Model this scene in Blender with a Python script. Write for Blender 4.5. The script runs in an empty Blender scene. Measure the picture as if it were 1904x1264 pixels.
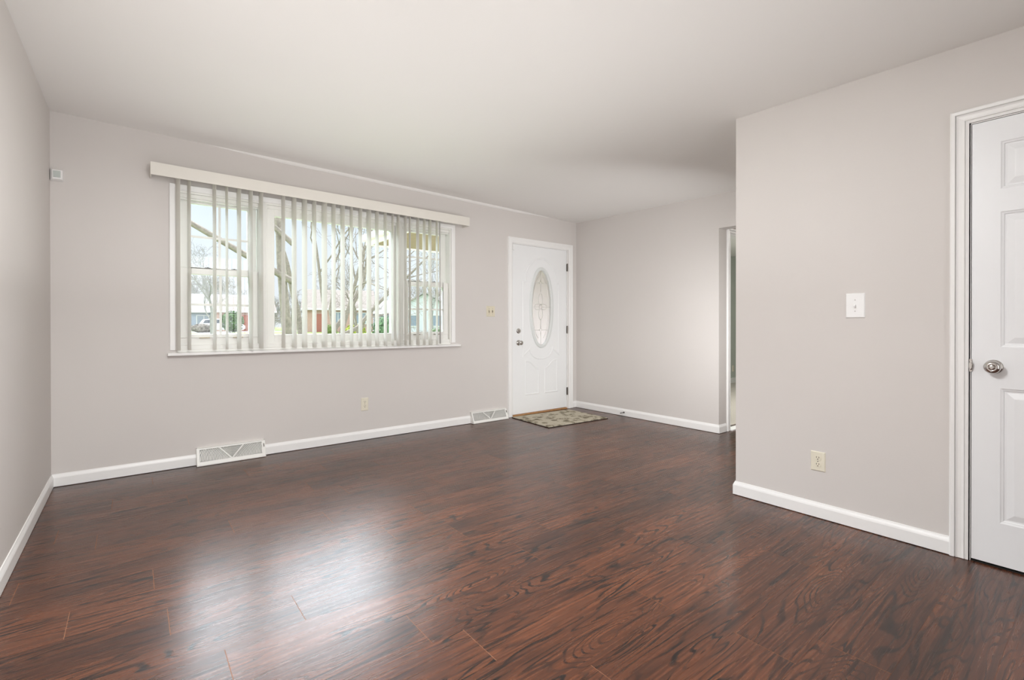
import bpy, bmesh, math, random
from mathutils import Vector, Matrix, noise as mnoise
S = bpy.context.scene
COL = S.collection
PI = math.pi
random.seed(7)

# ------------------------------------------------------------------ camera
CAM = Vector((0.4342, -4.4676, 1.0979))
YAW, PITCH, ROLL = 0.66917, -0.00364, -0.00082
FPX, CY = 891.86, 606.44
def cam_axes():
    f = Vector((math.sin(YAW)*math.cos(PITCH), math.cos(YAW)*math.cos(PITCH), math.sin(PITCH)))
    r = Vector((math.cos(YAW), -math.sin(YAW), 0)); u = r.cross(f)
    return r*math.cos(ROLL)+u*math.sin(ROLL), -r*math.sin(ROLL)+u*math.cos(ROLL), f
cr, cu, cf = cam_axes()
cd = bpy.data.cameras.new('camera'); cam = bpy.data.objects.new('camera', cd); COL.objects.link(cam)
M = Matrix((cr, cu, -cf)).transposed().to_4x4(); M.translation = CAM
cam.matrix_world = M
cd.sensor_fit = 'HORIZONTAL'; cd.sensor_width = 36.0
cd.lens = FPX/1904*36.0
cd.shift_x = 0.0
cd.shift_y = (CY-632)/1904.0
cd.clip_start = 0.02; cd.clip_end = 600
S.camera = cam

# ------------------------------------------------------------------ sky, lights, exposure
S.view_settings.view_transform = 'Standard'
S.view_settings.look = 'None'
S.view_settings.gamma = 1.0
S.view_settings.exposure = 0.38
try: S.view_settings.use_curve_mapping = False
except Exception: pass
W = bpy.data.worlds.new('overcast_sky'); S.world = W; W.use_nodes = True
nt = W.node_tree; nt.nodes.clear()
wo = nt.nodes.new('ShaderNodeOutputWorld'); bg = nt.nodes.new('ShaderNodeBackground')
tc = nt.nodes.new('ShaderNodeTexCoord'); sx = nt.nodes.new('ShaderNodeSeparateXYZ')
rp = nt.nodes.new('ShaderNodeValToRGB'); rs = nt.nodes.new('ShaderNodeValToRGB')
ns = nt.nodes.new('ShaderNodeTexNoise'); ns.inputs['Scale'].default_value = 5.0; ns.inputs['Detail'].default_value = 6
nt.links.new(tc.outputs['Generated'], sx.inputs[0]); nt.links.new(tc.outputs['Generated'], ns.inputs['Vector'])
nt.links.new(sx.outputs['Z'], rp.inputs[0]); nt.links.new(sx.outputs['Z'], rs.inputs[0])
cr_ = rp.color_ramp                       # colour by elevation
cr_.elements[0].position = 0.0; cr_.elements[0].color = (0.93, 0.95, 1.0, 1)
cr_.elements[1].position = 0.35; cr_.elements[1].color = (0.72, 0.86, 1.0, 1)
e = cr_.elements.new(0.6); e.color = (0.93, 0.96, 1.0, 1)
cs = rs.color_ramp                        # brightness by elevation, overcast
def g(v): return (v, v, v, 1)
cs.elements[0].position = 0.0; cs.elements[0].color = g(0.90)
cs.elements[1].position = 0.25; cs.elements[1].color = g(0.95)
e = cs.elements.new(1.0); e.color = g(1.0)
SKY_BASE, SKY_BRIGHT = 0.95, 19.0
mx = nt.nodes.new('ShaderNodeMix'); mx.data_type = 'RGBA'; mx.blend_type = 'MULTIPLY'; mx.inputs[0].default_value = 1.0
nr = nt.nodes.new('ShaderNodeMapRange'); nr.inputs[1].default_value = 0.35; nr.inputs[2].default_value = 0.65
nr.inputs[3].default_value = 0.88; nr.inputs[4].default_value = 1.0
nt.links.new(ns.outputs['Fac'], nr.inputs[0])
nt.links.new(rp.outputs[0], mx.inputs[6]); nt.links.new(rs.outputs[0], mx.inputs[7])
# bright lobe added to the sky before the house, to light room and floor
rl = nt.nodes.new('ShaderNodeValToRGB'); rl.color_ramp.interpolation = 'EASE'; nt.links.new(sx.outputs['Z'], rl.inputs[0])
rl.color_ramp.elements[0].position = 0.26; rl.color_ramp.elements[0].color = (0, 0, 0, 1)
rl.color_ramp.elements[1].position = 0.38; rl.color_ramp.elements[1].color = (1, 1, 1, 1)
for pos, v in ((0.70, 1), (0.85, 0)):
    e = rl.color_ramp.elements.new(pos); e.color = (v, v, v, 1)
ml = nt.nodes.new('ShaderNodeMapRange'); ml.interpolation_type = 'SMOOTHSTEP'; nt.links.new(sx.outputs['Y'], ml.inputs[0])
ml.inputs[1].default_value = 0.05; ml.inputs[2].default_value = 0.5; ml.inputs[3].default_value = 0.0; ml.inputs[4].default_value = SKY_BRIGHT
mb_ = nt.nodes.new('ShaderNodeMapRange'); nt.links.new(sx.outputs['Y'], mb_.inputs[0])   # brightness added over the roof, behind the viewer, to light outdoor fronts
mb_.inputs[1].default_value = 0.1; mb_.inputs[2].default_value = -0.5; mb_.inputs[3].default_value = SKY_BASE; mb_.inputs[4].default_value = SKY_BASE*3.2
mlm = nt.nodes.new('ShaderNodeMath'); mlm.operation = 'MULTIPLY_ADD'; nt.links.new(mb_.outputs[0], mlm.inputs[2])
nt.links.new(rl.outputs[0], mlm.inputs[0]); nt.links.new(ml.outputs[0], mlm.inputs[1])
mm = nt.nodes.new('ShaderNodeMath'); mm.operation = 'MULTIPLY'
nt.links.new(nr.outputs[0], mm.inputs[0]); nt.links.new(mlm.outputs[0], mm.inputs[1])
nt.links.new(mx.outputs[2], bg.inputs['Color']); nt.links.new(mm.outputs[0], bg.inputs['Strength'])
nt.links.new(bg.outputs[0], wo.inputs[0])

def area(name, loc, direction, sx_, sy_, power, color=(1, 1, 1), spread=None):
    l = bpy.data.lights.new(name, 'AREA'); l.shape = 'RECTANGLE'; l.size = sx_; l.size_y = sy_
    l.energy = power; l.color = color
    if spread: l.spread = spread
    o = bpy.data.objects.new(name, l); COL.objects.link(o); o.location = loc
    o.rotation_euler = Vector(direction).to_track_quat('-Z', 'Y').to_euler()
    return o
# unseen fill lights added to brighten the room, hall and bedroom
FILL_TINT = (0.98, 0.99, 1.0)
area('rear_fill', (1.3, -6.2, 1.35), (-0.12, 1, 0.03), 2.1, 2.2, 24, FILL_TINT, math.radians(112))  # wide panel added behind the camera to light the front wall
area('ceiling_fill', (1.6, -2.1, 1.26), (0, 0, 1), 2.6, 3.2, 14, FILL_TINT)  # floating uplight added mid-room to even out the ceiling
area('overhead_fill', (0.72, -3.2, 2.38), (0.1, 0, -1), 0.45, 0.5, 54, FILL_TINT)  # downlight added above the view, no fixture belongs to it
area('entry_fill', (3.80, -2.87, 1.1), (0.42, 1, -0.18), 0.3, 0.8, 16, FILL_TINT, math.radians(140))  # added out of sight behind the wall corner, lifts the right wall
area('hall_fill', (7.0, -2.45, 2.33), (0, 0, -1), 0.5, 0.4, 12, (1.0, 0.97, 0.92))  # added to brighten the hall, no fixture belongs to it
area('bedroom_fill', (6.4, -1.0, 2.3), (0.25, 0.05, -1), 1.2, 0.9, 42, (0.98, 1.0, 0.98))  # overhead panel added to brighten the bedroom
p_ = area('window_portal', (1.915, 0.17, 1.5), (0, -1, 0), 2.6, 1.4, 1)
p_.data.cycles.is_portal = True

# ------------------------------------------------------------------ materials
MATS = {}
def lin(c):
    return tuple((x/12.92 if x <= 0.04045 else ((x+0.055)/1.055)**2.4) for x in (c[0]/255, c[1]/255, c[2]/255))
def mat(name, rgb, rough=0.5, metal=0.0, spec=0.5, var=0.03, scale=8.0, bump=0.0, bscale=300.0, srgb=True, **kw):
    if name in MATS: return MATS[name]
    m = bpy.data.materials.new(name); m.use_nodes = True; t = m.node_tree
    b = t.nodes['Principled BSDF']
    c = lin(rgb) if srgb else rgb
    tcn = t.nodes.new('ShaderNodeTexCoord'); n = t.nodes.new('ShaderNodeTexNoise'); n.inputs['Scale'].default_value = scale
    n.inputs['Detail'].default_value = 4
    r = t.nodes.new('ShaderNodeValToRGB')
    r.color_ramp.elements[0].position = 0.3; r.color_ramp.elements[1].position = 0.7
    r.color_ramp.elements[0].color = tuple(x*(1-var) for x in c)+(1,); r.color_ramp.elements[1].color = tuple(min(1, x*(1+var)) for x in c)+(1,)
    t.links.new(tcn.outputs['Object'], n.inputs['Vector']); t.links.new(n.outputs['Fac'], r.inputs[0]); t.links.new(r.outputs[0], b.inputs['Base Color'])
    b.inputs['Roughness'].default_value = rough; b.inputs['Metallic'].default_value = metal
    b.inputs['Specular IOR Level'].default_value = spec
    if bump:
        n2 = t.nodes.new('ShaderNodeTexNoise'); n2.inputs['Scale'].default_value = bscale; n2.inputs['Detail'].default_value = 3
        bp = t.nodes.new('ShaderNodeBump'); bp.inputs['Strength'].default_value = bump; bp.inputs['Distance'].default_value = 0.002
        t.links.new(tcn.outputs['Object'], n2.inputs['Vector']); t.links.new(n2.outputs['Fac'], bp.inputs['Height']); t.links.new(bp.outputs[0], b.inputs['Normal'])
    for k, v in kw.items(): b.inputs[k].default_value = v
    MATS[name] = m; return m

wall_m = mat('wall_paint', (217, 212, 208), 0.62, var=0.012, scale=1.2, bump=0.12, bscale=160, spec=0.3)
wall_green = mat('bedroom_paint', (200, 205, 196), 0.65, var=0.012, scale=1.2, spec=0.3)
ceil_m = mat('ceiling_paint', (240, 238, 235), 0.8, var=0.008, scale=1.0, spec=0.2)
trim_m = mat('white_trim_paint', (244, 243, 241), 0.35, var=0.006, scale=3)
door_m = mat('white_door_paint', (242, 243, 243), 0.38, var=0.006, scale=3)
vinyl_m = mat('window_vinyl', (242, 241, 236), 0.4, var=0.01, scale=5)
blind_m = mat('blind_vinyl', (240, 238, 232), 0.45, var=0.015, scale=3, spec=0.4)
valance_m = mat('valance_vinyl', (232, 228, 219), 0.5, var=0.01, scale=3)
almond_m = mat('almond_plastic', (230, 224, 206), 0.35, var=0.01)
white_plastic = mat('white_plastic', (246, 246, 245), 0.3, var=0.005)
grey_plastic = mat('sensor_lens', (205, 212, 208), 0.25, var=0.02)
dark_m = mat('dark_gap', (30, 26, 22), 0.8, var=0.1)
slot_m = mat('socket_slot', (70, 55, 35), 0.7, var=0.05)
chrome_m = mat('chrome', (205, 202, 198), 0.12, metal=1.0, var=0.02)
steel_m = mat('aged_steel', (110, 104, 98), 0.35, metal=0.9, var=0.08, scale=60)
wand_m = mat('wand_plastic', (196, 194, 190), 0.2, var=0.02)
lead_m = mat('door_caming', (225, 222, 218), 0.3, metal=0.5, var=0.05)
grille_ring = mat('door_light_ring', (226, 229, 227), 0.35, var=0.01)
wood_sill = mat('oak_threshold', (178, 132, 84), 0.5, var=0.2, scale=40)
carpet_m = mat('bedroom_carpet', (186, 178, 168), 0.95, var=0.08, scale=120, bump=0.6, bscale=500)
caulk = mat('register_enamel', (238, 237, 232), 0.4, var=0.01)

def six_panel_material():
    m = mat('door_woodgrain_paint', (240, 241, 242), 0.36, var=0.005, scale=3)
    t = m.node_tree; b = t.nodes['Principled BSDF']
    tcn = t.nodes.new('ShaderNodeTexCoord'); mp = t.nodes.new('ShaderNodeMapping'); mp.inputs['Scale'].default_value = (160, 160, 5)
    n = t.nodes.new('ShaderNodeTexNoise'); n.inputs['Scale'].default_value = 1.6; n.inputs['Detail'].default_value = 3; n.inputs['Distortion'].default_value = 0.6
    bp = t.nodes.new('ShaderNodeBump'); bp.inputs['Strength'].default_value = 0.25; bp.inputs['Distance'].default_value = 0.001
    t.links.new(tcn.outputs['Object'], mp.inputs[0]); t.links.new(mp.outputs[0], n.inputs['Vector']); t.links.new(n.outputs['Fac'], bp.inputs['Height'])
    t.links.new(bp.outputs[0], b.inputs['Normal']); return m
door2_m = six_panel_material()

def glass_material(name, tint=(0.97, 0.985, 0.98), refl=1.0):
    m = bpy.data.materials.new(name); m.use_nodes = True; t = m.node_tree; t.nodes.clear()
    o = t.nodes.new('ShaderNodeOutputMaterial'); mixn = t.nodes.new('ShaderNodeMixShader'); tr = t.nodes.new('ShaderNodeBsdfTransparent'); gl = t.nodes.new('ShaderNodeBsdfGlossy')
    fr = t.nodes.new('ShaderNodeFresnel'); fr.inputs['IOR'].default_value = 1.3
    tr.inputs['Color'].default_value = tint+(1,); gl.inputs['Roughness'].default_value = 0.02
    t.links.new(fr.outputs[0], mixn.inputs[0]); t.links.new(tr.outputs[0], mixn.inputs[1]); t.links.new(gl.outputs[0], mixn.inputs[2]); t.links.new(mixn.outputs[0], o.inputs[0])
    return m
glass_m = glass_material('window_glass')
def frosted():
    m = bpy.data.materials.new('frosted_glass'); m.use_nodes = True; t = m.node_tree; t.nodes.clear()
    o = t.nodes.new('ShaderNodeOutputMaterial'); a = t.nodes.new('ShaderNodeMixShader'); d = t.nodes.new('ShaderNodeBsdfTranslucent'); p = t.nodes.new('ShaderNodeBsdfPrincipled')
    a.inputs[0].default_value = 0.55
    d.inputs['Color'].default_value = (0.76, 0.715, 0.70, 1); p.inputs['Base Color'].default_value = (0.74, 0.69, 0.675, 1); p.inputs['Roughness'].default_value = 0.25
    n = t.nodes.new('ShaderNodeTexNoise'); n.inputs['Scale'].default_value = 120; bp = t.nodes.new('ShaderNodeBump'); bp.inputs['Strength'].default_value = 0.3
    tcn = t.nodes.new('ShaderNodeTexCoord'); t.links.new(tcn.outputs['Object'], n.inputs['Vector'])
    t.links.new(n.outputs['Fac'], bp.inputs['Height']); t.links.new(bp.outputs[0], p.inputs['Normal'])
    t.links.new(p.outputs[0], a.inputs[1]); t.links.new(d.outputs[0], a.inputs[2]); t.links.new(a.outputs[0], o.inputs[0]); return m
frost_m = frosted()

def blind_mix():
    m = blind_m; t = m.node_tree; b = t.nodes['Principled BSDF']; o = [n for n in t.nodes if n.type == 'OUTPUT_MATERIAL'][0]
    tl = t.nodes.new('ShaderNodeBsdfTranslucent'); tl.inputs['Color'].default_value = (0.88, 0.86, 0.82, 1)
    x = t.nodes.new('ShaderNodeMixShader'); x.inputs[0].default_value = 0.34
    t.links.new(b.outputs[0], x.inputs[1]); t.links.new(tl.outputs[0], x.inputs[2]); t.links.new(x.outputs[0], o.inputs[0])
blind_mix()
# ------------------------------------------------------------------ mesh helpers
class MB:
    def __init__(s): s.v = []; s.f = []; s.mi = []
    def face(s, pts, mi=0):
        i = len(s.v); s.v += [tuple(p) for p in pts]; s.f.append(tuple(range(i, i+len(pts)))); s.mi.append(mi)
    def box(s, x0, x1, y0, y1, z0, z1, mi=0):
        i = len(s.v)
        s.v += [(x0,y0,z0),(x1,y0,z0),(x1,y1,z0),(x0,y1,z0),(x0,y0,z1),(x1,y0,z1),(x1,y1,z1),(x0,y1,z1)]
        for f in ((0,3,2,1),(4,5,6,7),(0,1,5,4),(1,2,6,5),(2,3,7,6),(3,0,4,7)):
            s.f.append(tuple(i+k for k in f)); s.mi.append(mi)
    def grid(s, rows, mi=0, closed_u=False, closed_v=False):
        """rows: list of equal-length point lists"""
        i = len(s.v); n = len(rows[0]); m = len(rows)
        for r in rows: s.v += [tuple(p) for p in r]
        for a in range(m if closed_v else m-1):
            for b in range(n if closed_u else n-1):
                a2, b2 = (a+1) % m, (b+1) % n
                s.f.append((i+a*n+b, i+a*n+b2, i+a2*n+b2, i+a2*n+b)); s.mi.append(mi)
    def tube(s, pts, rad, sides=6, mi=0, cap=True, closed=False):
        pts = [Vector(p) for p in pts]; n = len(pts)
        rr = rad if isinstance(rad, (list, tuple)) else [rad]*n
        rows = []; up = None
        for k in range(n):
            if closed: t = pts[(k+1) % n]-pts[k-1]
            else: t = pts[min(k+1, n-1)]-pts[max(k-1, 0)]
            if t.length < 1e-9: t = Vector((0, 0, 1))
            t.normalize()
            if up is None:
                up = Vector((0, 0, 1)) if abs(t.z) < 0.9 else Vector((1, 0, 0))
            a = up-t*up.dot(t)
            if a.length < 1e-6: a = Vector((1, 0, 0))-t*t.x
            a.normalize(); b = t.cross(a); up = a
            rows.append([pts[k]+a*math.cos(2*PI*j/sides)*rr[k]+b*math.sin(2*PI*j/sides)*rr[k] for j in range(sides)])
        s.grid(rows, mi, closed_u=True, closed_v=closed)
        if cap and not closed:
            s.face(rows[0][::-1], mi); s.face(rows[-1], mi)
    def lathe(s, prof, origin, axis, sides=24, mi=0, sx_=1.0):
        """prof: list of (distance along axis, radius)"""
        ax = Vector(axis).normalized(); o = Vector(origin)
        up = Vector((0, 0, 1)) if abs(ax.z) < 0.9 else Vector((1, 0, 0))
        a = (up-ax*up.dot(ax)).normalized(); b = ax.cross(a)
        rows = [[o+ax*d+a*(r*math.cos(2*PI*j/sides))+b*(r*sx_*math.sin(2*PI*j/sides)) for j in range(sides)] for d, r in prof]
        s.grid(rows, mi, closed_u=True)
        s.face(rows[0][::-1], mi); s.face(rows[-1], mi)
    def casing(s, path, prof, to3d, closed=False, mi=0, ends=True):
        """path: 2D points; prof: (offset to the left of travel, height) list; mitred"""
        n = len(path); rows = []
        P = [Vector(p) for p in path]
        for k in range(n):
            if closed or 0 < k < n-1:
                d1 = (P[k]-P[k-1]).normalized(); d2 = (P[(k+1) % n]-P[k]).normalized()
            elif k == 0: d1 = d2 = (P[1]-P[0]).normalized()
            else: d1 = d2 = (P[-1]-P[-2]).normalized()
            n1 = Vector((-d1.y, d1.x)); n2 = Vector((-d2.y, d2.x)); m_ = (n1+n2)
            m_ = m_/max(0.2, m_.dot(n1)) if m_.length > 1e-6 else n1
            rows.append([to3d(P[k].x+m_.x*d, P[k].y+m_.y*d, h) for d, h in prof])
        s.grid(rows, mi, closed_v=closed)
        if not closed and ends:
            s.face(rows[0], mi); s.face(rows[-1][::-1], mi)
    def build(s, name, m, parent=None, bevel=0.0, seg=2, smooth=False, weld=True):
        me = bpy.data.meshes.new(name); me.from_pydata(s.v, [], s.f)
        for mm_ in (m if isinstance(m, (list, tuple)) else [m]): me.materials.append(mm_)
        for p, k in zip(me.polygons, s.mi): p.material_index = k
        bm = bmesh.new(); bm.from_mesh(me)
        if weld: bmesh.ops.remove_doubles(bm, verts=bm.verts, dist=1e-5)
        bmesh.ops.recalc_face_normals(bm, faces=bm.faces)
        if bevel:
            ed = [e for e in bm.edges if len(e.link_faces) == 2 and e.calc_face_angle(0) > 0.6]
            bmesh.ops.bevel(bm, geom=ed, offset=bevel, offset_type='OFFSET', segments=seg, profile=0.5, affect='EDGES', clamp_overlap=True)
        if smooth:
            for f in bm.faces: f.smooth = True
        bm.to_mesh(me); bm.free(); me.update()
        o = bpy.data.objects.new(name, me); COL.objects.link(o)
        if parent is not None:
            o.parent = parent
            o.matrix_parent_inverse = Matrix.Translation(-Vector(parent.location)) if parent.rotation_euler.z == 0 else Matrix.Identity(4)
        return o
def empty(name, loc, label=None, cat=None, group=None, kind=None, rz=0.0):
    o = bpy.data.objects.new(name, None); COL.objects.link(o); o.location = loc; o.rotation_euler = (0, 0, rz); o.empty_display_size = 0.1
    return tag(o, label, cat, group, kind)
def tag(o, label=None, cat=None, group=None, kind=None):
    if label: o['label'] = label
    if cat: o['category'] = cat
    if group: o['group'] = group
    if kind: o['kind'] = kind
    return o
def struct(o, label, cat): return tag(o, label, cat, kind='structure')

XR, XC, YC, YO = 5.055, 3.4875, -2.936, -1.976
YB = -6.3                                   # rear end of the room
ZT = 2.70                                   # wall tops (above the ceiling)
def ceil_z(x, y): return 2.54-0.0198*x+0.0175*y

def wall_cells(mb, a0, a1, z0, z1, holes, put):
    xs = sorted({a0, a1, *[h[0] for h in holes], *[h[1] for h in holes]}); zs = sorted({z0, z1, *[h[2] for h in holes], *[h[3] for h in holes]})
    for i in range(len(xs)-1):
        for j in range(len(zs)-1):
            cx, cz = (xs[i]+xs[i+1])/2, (zs[j]+zs[j+1])/2
            if any(h[0] < cx < h[1] and h[2] < cz < h[3] for h in holes): continue
            put(xs[i], xs[i+1], zs[j], zs[j+1])

# ------------------------------------------------------------------ floor: laminate planks
def floor_material():
    m = bpy.data.materials.new('dark_laminate'); m.use_nodes = True; t = m.node_tree; N = t.nodes; L = t.links
    b = N['Principled BSDF']
    tcn = N.new('ShaderNodeTexCoord'); at = N.new('ShaderNodeAttribute'); at.attribute_name = 'plank'
    def math_(op, a, c=None, d=None):
        n = N.new('ShaderNodeMath'); n.operation = op
        for i, v in enumerate((a, c, d)):
            if v is None: continue
            if isinstance(v, (int, float)): n.inputs[i].default_value = v
            else: L.new(v, n.inputs[i])
        return n.outputs[0]
    def vmul(v, s):
        n = N.new('ShaderNodeVectorMath'); n.operation = 'MULTIPLY'; L.new(v, n.inputs[0]); n.inputs[1].default_value = s; return n.outputs[0]
    def vadd(a, c):
        n = N.new('ShaderNodeVectorMath'); n.operation = 'ADD'; L.new(a, n.inputs[0])
        if isinstance(c, tuple): n.inputs[1].default_value = c
        else: L.new(c, n.inputs[1])
        return n.outputs[0]
    def noise(v, scale, detail=3, rough=0.5, dist=0.0):
        n = N.new('ShaderNodeTexNoise'); n.inputs['Scale'].default_value = scale; n.inputs['Detail'].default_value = detail
        n.inputs['Roughness'].default_value = rough; n.inputs['Distortion'].default_value = dist
        L.new(v, n.inputs['Vector']); return n.outputs['Fac']
    pos = tcn.outputs['Object']; off = vmul(at.outputs['Vector'], (37.0, 23.0, 11.0))
    sh = vadd(pos, off)
    base = noise(vmul(sh, (1.05, 7.5, 1)), 1.0, 2.0, 0.45, 0.3)       # growth-ring field, its contours are the grain
    sx_ = N.new('ShaderNodeSeparateXYZ'); L.new(pos, sx_.inputs[0])
    field = base
    for (kx, ky, ax, ay, amp) in ((1.60, -2.765, .10, .035, .26), (1.565, -2.905, .11, .04, .3), (1.73, -3.365, .12, .045, .3), (2.275, -2.76, .10, .03, .22),
                                   (2.70, -3.74, .13, .05, .3), (3.15, -3.93, .12, .05, .28), (2.55, -3.42, .10, .035, .24), (2.95, -3.30, .12, .04, .26),
                                   (2.05, -3.92, .13, .05, .3), (1.2, -3.52, .1, .035, .25), (2.6, -2.2, .1, .035, .22), (0.75, -2.9, .1, .03, .2)):
        dx = math_('DIVIDE', math_('SUBTRACT', sx_.outputs['X'], kx), ax*1.6); dy = math_('DIVIDE', math_('SUBTRACT', sx_.outputs['Y'], ky), ay*1.5)
        r2 = math_('ADD', math_('MULTIPLY', dx, dx), math_('MULTIPLY', dy, dy))
        field = math_('ADD', field, math_('MULTIPLY', math_('POWER', 2.718, math_('MULTIPLY', r2, -1.0)), amp*1.5))
    fine = noise(vmul(sh, (3.5, 120.0, 1)), 1.0, 2.0, 0.55)
    wig = noise(vmul(sh, (8.0, 40.0, 1)), 1.0, 2.0)
    f2 = math_('ADD', field, math_('MULTIPLY', math_('SUBTRACT', wig, 0.5), 0.035))
    ring = math_('PINGPONG', math_('MULTIPLY', f2, 15.0), 0.5)          # 0..0.5
    ring = math_('MULTIPLY', ring, 2.0)
    line = N.new('ShaderNodeMapRange'); line.interpolation_type = 'SMOOTHSTEP'
    L.new(ring, line.inputs[0]); line.inputs[1].default_value = 0.10; line.inputs[2].default_value = 0.46; line.inputs[3].default_value = 0.0; line.inputs[4].default_value = 1.0
    # lines fade in and out along the boards
    pres = N.new('ShaderNodeMapRange'); L.new(noise(vmul(sh, (3.0, 16.0, 1)), 1.0, 3.0), pres.inputs[0])
    pres.inputs[1].default_value = 0.38; pres.inputs[2].default_value = 0.62; pres.inputs[3].default_value = 0.42; pres.inputs[4].default_value = 1.0
    dark = math_('MULTIPLY', math_('SUBTRACT', 1.0, line.outputs[0]), pres.outputs[0])
    # short dark flecks along the grain
    fl = N.new('ShaderNodeMapRange'); L.new(noise(vmul(sh, (3.2, 62.0, 1)), 1.0, 2.0, 0.5), fl.inputs[0])
    fl.inputs[1].default_value = 0.54; fl.inputs[2].default_value = 0.68; fl.inputs[3].default_value = 0.0; fl.inputs[4].default_value = 0.85
    st = N.new('ShaderNodeMapRange'); L.new(fine, st.inputs[0]); st.inputs[1].default_value = 0.35; st.inputs[2].default_value = 0.7; st.inputs[3].default_value = 0.0; st.inputs[4].default_value = 0.62
    dk = math_('MAXIMUM', dark, math_('MAXIMUM', fl.outputs[0], st.outputs[0]))
    tone = noise(vmul(sh, (0.9, 5.0, 1)), 1.0, 3.0)
    ra = N.new('ShaderNodeValToRGB'); L.new(tone, ra.inputs[0])
    ra.color_ramp.elements[0].position = 0.3; ra.color_ramp.elements[0].color = lin((74, 41, 26))+(1,)
    ra.color_ramp.elements[1].position = 0.72; ra.color_ramp.elements[1].color = lin((118, 68, 42))+(1,)
    mixn = N.new('ShaderNodeMix'); mixn.data_type = 'RGBA'; L.new(dk, mixn.inputs[0]); L.new(ra.outputs[0], mixn.inputs[6]); mixn.inputs[7].default_value = lin((26, 16, 13))+(1,)
    hsv = N.new('ShaderNodeHueSaturation'); L.new(mixn.outputs[2], hsv.inputs['Color'])
    pv = N.new('ShaderNodeSeparateXYZ'); L.new(at.outputs['Vector'], pv.inputs[0])
    L.new(math_('ADD', math_('MULTIPLY', pv.outputs['Z'], 0.26), 0.86), hsv.inputs['Value'])
    L.new(hsv.outputs[0], b.inputs['Base Color'])
    b.inputs['Roughness'].default_value = 0.27
    rr = N.new('ShaderNodeMapRange'); L.new(fine, rr.inputs[0]); rr.inputs[3].default_value = 0.22; rr.inputs[4].default_value = 0.34; L.new(rr.outputs[0], b.inputs['Roughness'])
    b.inputs['Specular IOR Level'].default_value = 0.62
    bp = N.new('ShaderNodeBump'); bp.inputs['Strength'].default_value = 0.07; bp.inputs['Distance'].default_value = 0.001
    L.new(math_('SUBTRACT', 1.0, dk), bp.inputs['Height']); L.new(bp.outputs[0], b.inputs['Normal'])
    return m
def build_floor():
    pitch, e0 = 0.2045, -3.005; LEN = 1.25
    seam = {}
    for (ya, x) in ((-2.9, 1.241), (-3.1, 1.364), (-3.3, 2.06), (-2.09, .242), (-2.29, .536), (-1.27, .287), (-.65, .333), (-3.9, 2.3), (-3.5, 1.59), (-2.7, 1.925), (-1.67, .052)):
        seam[math.floor((ya-e0)/pitch)] = x
    mb = MB(); data = []
    rnd = random.Random(3)
    k0 = math.floor((YB-e0)/pitch)
    for k in range(k0, math.ceil((0.15-e0)/pitch)):
        y0, y1 = e0+k*pitch, e0+(k+1)*pitch
        s0 = seam.get(k, rnd.uniform(0, LEN)); x = s0-math.ceil((s0+0.1)/LEN)*LEN
        while x < 9.2:
            xa, xb = max(x, -0.1), min(x+LEN, 9.2)
            ga = 0.0011; gb = 0.0003
            mb.face([(xa+ga, y0+gb, 0), (xb-ga, y0+gb, 0), (xb-ga, y1-gb, 0), (xa+ga, y1-gb, 0)], 0); data.append((rnd.random(), rnd.random(), rnd.random()))
            x += LEN
    mb.box(-0.1, 9.2, YB-.05, 0.15, -0.06, -0.0008, 1)
    data += [(0, 0, 0)]*6
    o = mb.build('floor', [floor_material(), mat('plank_joint', (150, 104, 76), 0.7, var=0.1, scale=30)], weld=False)
    a = o.data.attributes.new('plank', 'FLOAT_VECTOR', 'FACE')
    for i, d in enumerate(data): a.data[i].vector = d
    struct(o, 'dark reddish brown wood laminate plank floor with strong knotty grain', 'floor')
build_floor()

# ------------------------------------------------------------------ ceiling and walls
mb = MB()
def cz(x, y, d=0.0): return (x, y, ceil_z(x, y)+d)
X0, X1, Y0, Y1 = -0.1, 9.2, YB-.1, 0.13
mb.face([cz(X0, Y0), cz(X1, Y0), cz(X1, Y1), cz(X0, Y1)])
mb.face([cz(X0, Y0, .12), cz(X0, Y1, .12), cz(X1, Y1, .12), cz(X1, Y0, .12)])
struct(mb.build('ceiling', ceil_m), 'plain off white plaster ceiling', 'ceiling')

WIN = (0.70, 3.13, 0.885, 2.13); DOOR = (3.955, 4.895, -0.06, 2.075)
mb = MB()
wall_cells(mb, -0.12, 10.4, -0.06, ZT, [WIN, DOOR], lambda a, b, c, d: mb.box(a, b, 0.0, 0.14, c, d))
struct(mb.build('wall_front', wall_m), 'greige painted wall with the wide window and front door', 'wall')
mb = MB(); mb.box(-0.12, 0, YB-.1, 0.0, -0.06, ZT)
struct(mb.build('wall_left', wall_m), 'plain greige wall at the left of the room', 'wall')
mb = MB(); mb.box(XR, XR+.12, YO+.0, 0.0, -0.06, ZT); mb.box(XR, XR+.12, YC, YO, 2.062, ZT)
struct(mb.build('wall_right', wall_m), 'greige wall right of the front door ending at a hall opening', 'wall')
D2 = (-4.86, -4.040, -0.06, 2.028)
mb = MB()
wall_cells(mb, YB-.1, YC, -0.06, ZT, [D2], lambda a, b, c, d: mb.box(XC, XC+.115, a, b, c, d))
mb.box(XC+.115, 9.2, YC-.115, YC, -0.06, ZT)
struct(mb.build('wall_near', wall_m), 'greige wall with the light switch and white six panel door', 'wall')
mb = MB(); mb.box(-0.12, XC+.115, YB-.1, YB, -0.06, ZT)
struct(mb.build('wall_rear', wall_m), 'greige wall closing the room behind the viewer', 'wall')
BD = (5.262, 6.02, -0.06, 2.035)             # bedroom door opening in the hall wall
mb = MB()
wall_cells(mb, XR+.12, 9.2, -0.06, ZT, [BD], lambda a, b, c, d: mb.box(a, b, YO, YO+.1, c, d))
struct(mb.build('wall_hall', wall_m), 'greige hall wall with a white cased bedroom doorway', 'wall')
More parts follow.
